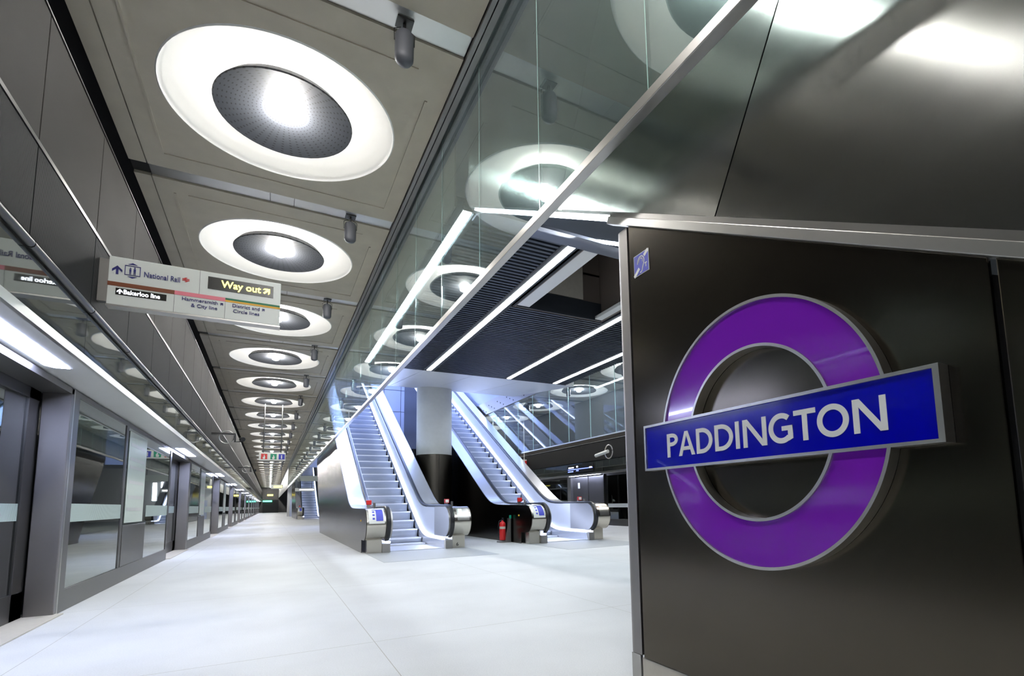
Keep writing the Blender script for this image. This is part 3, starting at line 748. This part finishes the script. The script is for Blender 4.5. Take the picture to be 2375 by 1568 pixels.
# behind the escalators at platform level
struct(MB().box(1.76, 7.7, 22.6, 22.7, 0, 3.4).obj('wall_front', M['steel_dark']))
struct(MB().box(1.66, 7.85, 29.1, 50.0, 4.4, 4.5).obj('ceiling', M['louvre_bk']))

# columns
cl = tag(empty('column', (4.68, 17.0, 0)), 'thick round column between the two escalators, pale above and bronze below', 'column')
MB().lathe([(.56, 2.60), (.57, 2.62), (.57, 4.88)], (0, 0, 0), 56).obj('shaft', M['column'], cl)
MB().lathe([(.585, 0), (.585, 2.60), (.56, 2.605)], (0, 0, 0), 56).obj('bronze_sleeve', M['bronze'], cl)
MB().box(-.004, .004, -.592, -.58, 0, 2.6).obj('sleeve_joint', M['black'], cl)

# ------------------------------------------------------------------ escalators
def softp(t, w): return w*math.log1p(math.exp(max(-40, min(40, t/w)))) if t/w < 35 else t
S57 = .572
def zt(y): return .965 + S57*softp(y - 13.95, .22)
def zs(y): return S57*softp(y - 13.55, .22)
YE = 25.0
tops = [11.66 + i*.12 for i in range(int((YE-11.66)/.12)+1)]
arc_f = lambda r, a0, a1, n, c=(11.66, .605): [(c[0]+r*cos(a0+(a1-a0)*i/n), c[1]+r*sin(a0+(a1-a0)*i/n)) for i in range(n+1)]
def escalator(cx, label, num):
    g = tag(empty('escalator', (cx, 0, 0)), label, 'escalator', 'escalators rising from the platform')
    for s in (-1, 1):
        def X(a, b): return (s*a, s*b) if s > 0 else (s*b, s*a)
        # handrail loop
        path = arc_f(.36, -PI*.62, -PI*1.5, 22) + [(y, zt(y)) for y in tops[1:]]
        MB().sweep([(s*.68-.042, -.02), (s*.68-.042, .012), (s*.68-.025, .026), (s*.68+.025, .026), (s*.68+.042, .012), (s*.68+.042, -.02)], path, smooth=False).obj('handrail', M['rubber'], g)
        # narrow steel ring just inside the handrail nose
        x0, x1 = X(.60, .725)
        nose = arc_f(.335, -PI*.5, -PI*1.5, 22)
        MB().prism(nose + [(12.5, .94), (12.5, .27)], 'x', x0, x1, True).obj('nose', M['steel'], g)
        # outer newel drum
        x0, x1 = X(.735, 1.11)
        MB().prism(arc_f(.332, -PI*.5, -PI*1.5, 24) + [(12.35, .937), (12.35, .273)], 'x', x0, x1, True).obj('newel', M['drum'], g)
        x0, x1 = X(.76, 1.06)
        pl = MB().box(x0, x1, 11.62, 12.3, 0, .28).obj('plinth', M['drum'], g)
        x0, x1 = X(.60, .757)
        MB().box(x0, x1, 11.56, 12.3, 0, .19).obj('plinth', M['steel'], g)
        # outer deck along the top
        x0, x1 = X(.725, 1.115)
        MB().sweep([(x0, -.02), (x0, -.05), (x1, -.05), (x1, -.02)], [(y, zt(y)) for y in tops if y > 12.3]).obj('deck', M['esc_deck'], g)
        # inner panel
        x0, x1 = X(.615, .64)
        pp = [(y, zt(y)-.03) for y in tops if y > 11.8]
        bb = [(y, zs(y)+.22) for y in reversed([t for t in tops if t > 11.8])]
        MB().prism([(11.72, .30), (11.55, .45), (11.50, .62), (11.58, .80), (11.7, .92)] + pp + bb, 'x', x0, x1).obj('inner_panel', M['esc_panel'], g)
        x0, x1 = X(.585, .615)
        ys_ = [t for t in tops if t > 11.6]
        MB().prism([(11.6, 0)] + [(y, zs(y)+.19) for y in ys_] + [(YE, zs(YE)-.3)] + [(y, zs(y)-.05 if y > 13.2 else 0) for y in reversed(ys_)], 'x', x0, x1).obj('skirt_panel', M['esc_deck'], g)
        x0, x1 = X(.575, .612)
        MB().sweep([(x0, .0), (x0, .03), (x1, .03), (x1, .0)], [(y, zs(y)+.20) for y in tops if y > 11.6]).obj('light_strip', M['L_esc'], g)
        # side cladding
        x0, x1 = X(1.112, 1.125)
        ys_ = [t for t in tops if t > 12.2]
        MB().prism(arc_f(.33, -PI*.5, -PI*1.5, 20) + [(12.2, .935)] + [(y, zt(y)-.03) for y in ys_] + [(YE, 2.9 if s < 0 and cx < 4 else 2.9), (22.5, 0), (11.95, 0), (11.95, .275)], 'x', x0, x1).obj('side_cladding', M['side'], g)
        # emergency stop and bollard
        st = MB().box(s*.9-.06, s*.9+.05, 12.45, 12.52, 1.02, 1.12).obj('stop_box', M['red'], g, bevel=.006)
        MB().box(s*.9-.045, s*.9+.035, 12.445, 12.455, 1.035, 1.105).obj('stop_face', M['white'] if s > 0 else M['red'], st)
        MB().box(s*.9-.04, s*.9+.03, 12.49, 12.56, .92, 1.02).obj('stop_stand', M['steel'], g)
        MB().tube([(s*.9+.10, 12.40, .93), (s*.9+.10, 12.40, 1.06)], .028, 12).obj('stop_post', M['steel'], g)
    # notice on the left newel
    def patch(xa, xb, a0, a1, r): 
        mb = MB(); A = [a0 + (a1-a0)*i/8 for i in range(9)]
        vs = [(x, 11.66+r*cos(a), .605+r*sin(a)) for a in A for x in (xa, xb)]
        return mb.add(vs, [(2*i, 2*i+1, 2*i+3, 2*i+2) for i in range(8)], True)
    nt_ = patch(-1.07, -.76, PI*.62, PI*.98, .334).obj('notice', M['white'], g)
    patch(-.93, -.79, PI*.66, PI*.93, .336).obj('notice_print', M['signblue'], nt_)
    patch(-1.0, -.80, PI*.635, PI*.66, .336).obj('notice_print', M['signblue'], nt_)
    for a in (.72, .80, .88): patch(-1.00, -.955, PI*(a-.02), PI*(a+.02), .336).obj('notice_print', M['signblue'], nt_)
    patch(.80, 1.08, PI*.62, PI*.98, .333).obj('pale_plate', M['steel_b'], g)
    ind = patch(.84, .92, PI*.70, PI*.79, .336).obj('indicator_light', M['L_green'] if num == 6 else M['L_red'], g)
    ind['label'] = 'green lit indicator' if num == 6 else 'red lit indicator'
    MB().box(-1.13, -1.126, 12.02, 12.10, .66, .70).obj('sticker', M['orange'], g)
    if num == 6: text('6', .11, frame_xz(.86, 11.615, .05), M['black'], g, 'number')
    # landing plate and steps
    MB().box(-.585, .585, 11.75, 13.15, .002, .012).obj('comb_plate', M['steel_b'], g)
    smesh = MB()
    smesh.box(-.56, .56, .0, .40, -.03, 0)
    smesh2 = MB().prism([(.0, -.02), (.03, -.10), (.045, -.17), (.05, -.25), (.08, -.25), (.08, -.02)], 'x', -.56, .56)
    sm1 = smesh.mesh('tread', M['step']); sm2 = smesh2.mesh('riser', M['step_edge'])
    y = 13.17
    while y < YE-.6:
        z = zs(y+.2); z = z if z > .02 else .003
        st = place(sm1, 'step', (0, y, z), g); place(sm2, 'riser', (0, 0, 0), st)
        y += .403
    return g
E1 = escalator(2.86, 'left escalator with lit white balustrades rising behind the bulkhead edge', 6)
E2 = escalator(6.50, 'right escalator with lit white balustrades beyond the round column', 7)
E2.location.y = -.25
E3 = copy_tree(E1); E3.location = (3.1, 36.6, 0); E3['label'] = 'tiny distant escalator seen down the platform past the near escalators'

M['landing'] = mat('grey landing slab', (.40, .42, .43), .5, noise=(30, .08))
struct(MB().box(1.78, 3.95, 9.62, 11.72, -.01, .003).obj('floor', M['landing']))
struct(MB().box(5.42, 7.58, 9.45, 11.45, -.01, .003).obj('floor', M['landing']))
# fire extinguisher on its stand
fx = tag(empty('fire_extinguisher', (5.16, 12.35, 0)), 'red fire extinguisher standing in front of the right escalator side', 'fire extinguisher')
MB().lathe([(.001, .06), (.07, .06), (.078, .08), (.078, .45), (.07, .49), (.04, .52), (.022, .53), (.022, .56), (.001, .56)], (0, 0, 0), 24).obj('cylinder', M['red'], fx)
MB().lathe([(.0795, .34), (.0795, .40)], (0, 0, 0), 24).obj('label_band', M['skirting'], fx)
MB().box(-.015, .015, -.06, .03, .555, .58).box(-.012, .012, -.07, .02, .60, .615).obj('handle', M['rubber'], fx)
MB().tube([(-.02, 0, .56), (-.09, 0, .54), (-.115, 0, .42), (-.11, 0, .2), (-.095, 0, .1)], .01, 8).obj('hose', M['rubber'], fx)
sd = tag(empty('extinguisher_stand', (5.20, 12.35, 0)), 'wedge shaped steel stand holding the fire extinguisher', 'stand')
MB().prism([(-.02, .02), (.145, .02), (.145, .68), (.10, .68)], 'y', -.13, -.11).box(-.15, .145, -.13, .12, .0, .03).box(.135, .145, -.13, .1, .03, .6).obj('bracket', M['steel'], sd)
MB().box(.09, .145, -.137, -.13, .60, .68).obj('symbol_plate', M['green'], sd)

# ------------------------------------------------------------------ far glass bulkhead and far platform
FX = 7.75
n = 0; y = 6.0
fpm = MB().box(-.005, .005, .004, 1.216, 2.76, 4.66).mesh('pane', M['glass_far']); fsm = MB().box(-.008, .008, -.004, .004, 2.76, 4.66).mesh('edge', M['edge'])
while y < 34:
    lab = 'clear glass pane of the far bulkhead, ' + (ORD[n] + ' from the right') if n < 14 else 'narrow pane of the far bulkhead beyond the escalators'
    g = tag(empty('glass_panel', (FX, y, 0)), lab, 'glass panel', 'glass panes of the far bulkhead')
    place(fpm, 'pane', (0, 0, 0), g); place(fsm, 'edge_strip', (0, 0, 0), g); y += 1.222; n += 1
struct(MB().box(FX-.02, FX+.02, 6, 34, 2.73, 2.76).obj('trim_17', M['steel_b']))
band = MB().box(FX-.04, FX+.01, 6, 34, 4.67, 5.2).obj('trim_18', M['steel']); struct(band)
mb = MB()
for i in range(34):
    yy = 13.6 + i*.31; zz = 4.78 + (i % 3)*.11
    mb.tube([(FX-.055, yy, zz), (FX-.04, yy, zz)], .022, 8)
struct(mb.obj('trim_19', M['steel_dark']))
cfar = groove(coffer(-1.5, 1.6)).mesh('ceiling', M['concrete'])
ribf = MB().box(-1.5, 1.6, -.125, .125, 0, .02).mesh('trim_20', M['steel_dark'])
for k in range(-1, 9):
    y = 13.15 + k*PER
    place(cfar, 'ceiling', (10.17, y, ZC), structure=True); place(ribf, 'trim_20', (10.17, y+PER/2, ZC+.02), structure=True)
    lab = {0: 'ring light of the far platform partly cut by the end post', 1: 'largest whole ring light seen through the far glass', 2: 'second whole ring light seen through the far glass', 3: 'third ring light through the far glass, by the escalator'}.get(k, 'ring light of the far platform hidden beyond the escalators' if k > 3 else 'ring light of the far platform behind the roundel wall')
    ring_light(10.17, y, lab, group='ring lights over the far platform')
    if 0 <= k < 4:
        g = tag(empty('loudspeaker', (9.55, y-.25, ZC-.0)), 'grey pendant loudspeaker over the far platform, ' + ORD[k] + ' from the right', 'loudspeaker', 'pendant loudspeakers over the far platform')
        place(spk_body, 'body', (0, 0, .08), g); place(spk_br, 'bracket', (0, 0, .08), g)
struct(MB().box(7.8, 8.66, 6, 45, 5.2, 5.26).box(7.8, 12.8, 6, 45, 5.62, 5.66).obj('ceiling', M['steel_dark']))
struct(MB().box(11.4, 11.5, 4, 45, 3.38, 5.2).obj('wall_right', M['wall_dark']))
struct(MB().box(11.4, 11.5, 4, 45, 2.62, 3.36).obj('wall_right', M['ribbed']))
struct(MB().box(11.42, 11.5, 4, 45, 2.15, 2.60).obj('wall_right', M['gloss']))
struct(MB().box(11.38, 11.5, 4, 45, 2.08, 2.14).box(11.38, 11.42, 4, 45, 3.36, 3.38).obj('trim_21', M['steel']))
struct(MB().box(11.5, 12.1, 4, 45, 2.1, 2.15).obj('ceiling', M['pale']))
fs = tag(empty('platform_screen', (11.9, 16.0, 0)), 'dark glass screen of the far platform edge, right of the doors', 'platform screen')
MB().box(0, .05, -6, 1.6, 0, .25).box(0, .05, -6, 1.6, 2.0, 2.1).box(0, .05, 1.45, 1.6, .25, 2.0).obj('frame', M['steel_dark'], fs)
MB().box(.01, .02, -6, 1.45, .25, 2.0).obj('pane', M['glass_psd'], fs); MB().box(.0, .008, -6, 1.45, .72, .87).obj('frosted_band', M['white'], fs)
fs = tag(empty('platform_screen', (11.9, 20.6, 0)), 'dark glass screen of the far platform edge, left of the doors', 'platform screen')
MB().box(0, .05, 0, 8, 0, .25).box(0, .05, 0, 8, 2.0, 2.1).box(0, .05, 0, .15, .25, 2.0).box(0, .05, 2.6, 2.72, .25, 2.0).obj('frame', M['steel_dark'], fs)
MB().box(.01, .02, .15, 8, .25, 2.0).obj('pane', M['glass_psd'], fs); MB().box(.0, .008, .15, 8, .72, .87).obj('frosted_band', M['white'], fs)
fd = tag(empty('platform_door', (11.95, 19.0, 0)), 'pair of grey sliding doors on the far platform edge', 'sliding door')
MB().box(-.12, .1, 1.3, 1.59, 0, 2.09).obj('post', M['steel'], fd); MB().box(-.12, .1, -1.39, -1.35, 0, 2.09).obj('post', M['steel_dark'], fd)
for a, b in ((-1.35, -.03), (.03, 1.3)): MB().box(0, .05, a, b, 0, 2.05).obj('leaf', M['frame'], fd, bevel=.004)
MB().box(-.004, 0, .70, .86, 1.55, 1.80).obj('notice', M['white'], fd)
dl = tag(empty('door_light', (11.75, 19.0, 2.1)), 'white light strip over the far platform doors', 'light'); MB().box(-.05, .05, -1.2, 1.2, -.012, 0).obj('diffuser', M['L_psd'], dl)
ds = tag(empty('display_screen', (11.37, 18.7, 2.37)), 'glowing blue information display on the far platform fascia', 'screen')
MB().box(-.01, .02, -1.05, 1.05, -.15, .17).obj('screen', M['black_gloss'], ds)
MB().box(-.014, -.01, -1.0, 1.0, -.03, .0).box(-.014, -.01, .55, 1.0, -.12, -.08).box(-.014, -.01, .1, .3, -.1, -.06).obj('blue_lines', M['L_screen'], ds)
MB().box(-.015, -.01, .5, .95, .04, .09).box(-.015, -.01, .15, .28, .06, .12).box(-.015, -.01, -.95, -.75, -.02, .03).obj('white_lines', M['L_screenw'], ds)
cf = tag(empty('security_camera', (11.3, 16.4, 2.82)), 'security camera with ring bracket on the far platform fascia', 'camera')
MB().tube([(-.12, -.1, .05), (-.12, .75, -.05)], .07, 12).obj('body', M['white'], cf)
MB().tube([(-.12, -.15+.26*cos(a), .03+.26*sin(a)) for a in [i*2*PI/24 for i in range(24)]], .02, 8, closed=True).obj('ring', M['steel_b'], cf)

# ------------------------------------------------------------------ hanging signs and cameras
def pict(parent, m, x0, x1, z0, z1, y):
    return MB().box(x0, x1, y-.004, y, z0, z1).obj('pictogram', m, parent)
hs = tag(empty('hanging_sign', (.03, 24, 3.06)), 'small hanging sign with red, green and blue symbols over the left platform', 'sign')
MB().box(-.47, .47, 0, .08, -.16, .16).obj('board', M['white'], hs, bevel=.01)
for x, m in ((-.40, 'red'), (-.07, 'green'), (.22, 'blue')): pict(hs, M[m], x, x+.22, -.11, .11, 0)
text('i', .22, frame_xz(.30, -.006, -.075), M['letter'], hs, 'symbol', bold=.008)
for x0_, m_ in ((-.29, 'letter'), (.04, 'letter')):
    MB().prism([(x0_-.04,-.10),(x0_+.03,-.10),(x0_+.04,.0),(x0_+.015,.015),(x0_+.01,.07),(x0_-.012,.07),(x0_-.015,-.02),(x0_-.05,-.02)], 'y', -.007, -.003).obj('hand_symbol', M[m_], hs)
for x in (-.33, .30): MB().tube([(x, .04, .15), (x, .04, 2.16)], .02, 8).obj('rod', M['steel'], hs)
h2 = tag(empty('hanging_sign', (9.85, 24, 3.0)), 'small red and green safety sign hung beyond the right escalator', 'sign')
MB().box(.9, 1.75, 0, .06, -.19, .17).obj('board', M['white'], h2); pict(h2, M['red'], 1.45, 1.68, -.13, .12, 0); pict(h2, M['green'], 1.1, 1.32, -.13, .12, 0)
MB().tube([(1.42, .03, .16), (1.42, .03, 2.2)], .015, 8).obj('rod', M['white'], h2)
cam1 = tag(empty('security_camera', (-1.41, 16.5, 3.0)), 'black security camera on a ringed wall arm over the left platform', 'camera')
MB().box(0, .55, -.03, .03, -.02, .03).box(.51, .56, -.03, .03, -.22, .0).obj('arm', M['rubber'], cam1)
MB().tube([(.34+.17*cos(a), 0, -.08+.17*sin(a)) for a in [i*2*PI/28 for i in range(28)]], .012, 8, closed=True).obj('ring', M['steel_b'], cam1)
MB().tube([(.56, 0, -.20), (.72, -.05, -.20)], .012, 8).obj('stalk', M['rubber'], cam1)
MB().tube([(.68, .10, -.12), (.72, -.10, -.14)], .06, 14).obj('body', M['rubber'], cam1)
c2 = copy_tree(cam1); c2.location = (-1.41, 30, 3.0); c2['label'] = 'smaller black security camera further along the left wall'
# distant things down the platform
def far_sign(x0, x1, y, z0, z1, label, m='white', lit=None):
    g = tag(empty('hanging_sign', ((x0+x1)/2, y, z0)), label, 'sign'); w_ = (x1-x0)/2
    MB().box(-w_, w_, 0, .08, 0, z1-z0).obj('board', M[m], g)
    MB().tube([(-w_*.7, .04, z1-z0), (-w_*.7, .04, 5.2-z0)], .015, 6).obj('rod', M['steel_dark'], g); MB().tube([(w_*.7, .04, z1-z0), (w_*.7, .04, 5.2-z0)], .015, 6).obj('rod', M['steel_dark'], g)
    if lit: MB().box(-w_*.55, w_*.9, -.006, 0, (z1-z0)*.3, (z1-z0)*.7).obj('lit_panel', M[lit], g)
    return g
far_sign(.05, .95, 52, 2.65, 3.0, 'distant direction sign with amber lettering near the vanishing point', 'white', 'L_yellow')
far_sign(-.5, .4, 78, 2.4, 2.9, 'smaller distant sign with amber lettering at the far end', 'steel_dark', 'L_yellow')
far_sign(1.62, 3.2, 40, 2.78, 3.15, 'blank pale sign hung in the distant escalator hall', 'white')
far_sign(1.7, 3.1, 46, 2.25, 2.5, 'distant white direction sign with a blue lit line in the escalator hall', 'white', 'L_screenw')
for i, (x, y) in enumerate(((3.05, 58), (5.0, 60), (5.9, 62))):
    g = tag(empty('wall_light', (x, y, 1.9)), ['left', 'middle', 'right'][i] + ' tall bright light strip in the distant escalator hall', 'light', 'light strips in the distant hall')
    MB().box(-.12, .12, 0, .06, 0, 1.7).obj('diffuser', M['L_far'], g)
struct(MB().box(1.7, 12.5, 66, 66.1, 0, 5.2).obj('wall_front', M['pale']))
b_ = MB().box(1.9, 4.6, 64, 64.1, .02, 1.9).obj('information_panel', M['void_wall']); tag(b_, 'distant information board at the back of the escalator hall', 'board')
b_ = MB().box(-1.2, 1.6, 122, 122.1, 0, 2.6).obj('end_gate', M['black']); tag(b_, 'dark opening at the far end of the left platform', 'gate')
b_ = MB().box(-1.2, .4, 121.8, 121.9, 2.2, 2.5).obj('exit_sign', M['L_exit']); tag(b_, 'green lit exit sign at the far end of the left platform', 'sign')

# ------------------------------------------------------------------ world and camera
wd = bpy.data.worlds.new('world'); scene.world = wd; wd.use_nodes = True
wd.node_tree.nodes['Background'].inputs[0].default_value = (.02, .022, .026, 1)
f, cx, cyy, yaw, pitch, roll = 1197.5077, 1314.5825, 1027.4922, .5218, .1124, -.0222
fwd0 = Vector((sin(yaw), cos(yaw), 0)); rt = Vector((cos(yaw), -sin(yaw), 0)); up = Vector((0, 0, 1))
fw = fwd0*cos(pitch) + up*sin(pitch); u2 = -fwd0*sin(pitch) + up*cos(pitch)
r3 = rt*cos(roll) + u2*sin(roll); u3 = -rt*sin(roll) + u2*cos(roll)
cd = bpy.data.cameras.new('camera'); co = bpy.data.objects.new('camera', cd); COL.objects.link(co)
mw = Matrix.Identity(4)
for i in range(3): mw[i][0], mw[i][1], mw[i][2] = r3[i], u3[i], -fw[i]
mw[2][3] = 1.0
co.matrix_world = mw
cd.sensor_width = 36; cd.lens = f*36/2375; cd.shift_x = (1187.5-cx)/2375; cd.shift_y = (cyy-784)/2375
cd.clip_start = .05; cd.clip_end = 400
scene.camera = co
vs = scene.view_settings
vs.view_transform = 'Standard'; vs.look = 'None'; vs.gamma = 1; vs.use_curve_mapping = False; vs.exposure = 1.24
cy = scene.cycles
cy.use_denoising = True; cy.use_adaptive_sampling = True; cy.adaptive_threshold = .11; cy.adaptive_min_samples = 22; cy.max_bounces = 6; cy.diffuse_bounces = 2; cy.glossy_bounces = 4; cy.transmission_bounces = 4; cy.transparent_max_bounces = 10
cy.caustics_reflective = True; cy.sample_clamp_indirect = 6
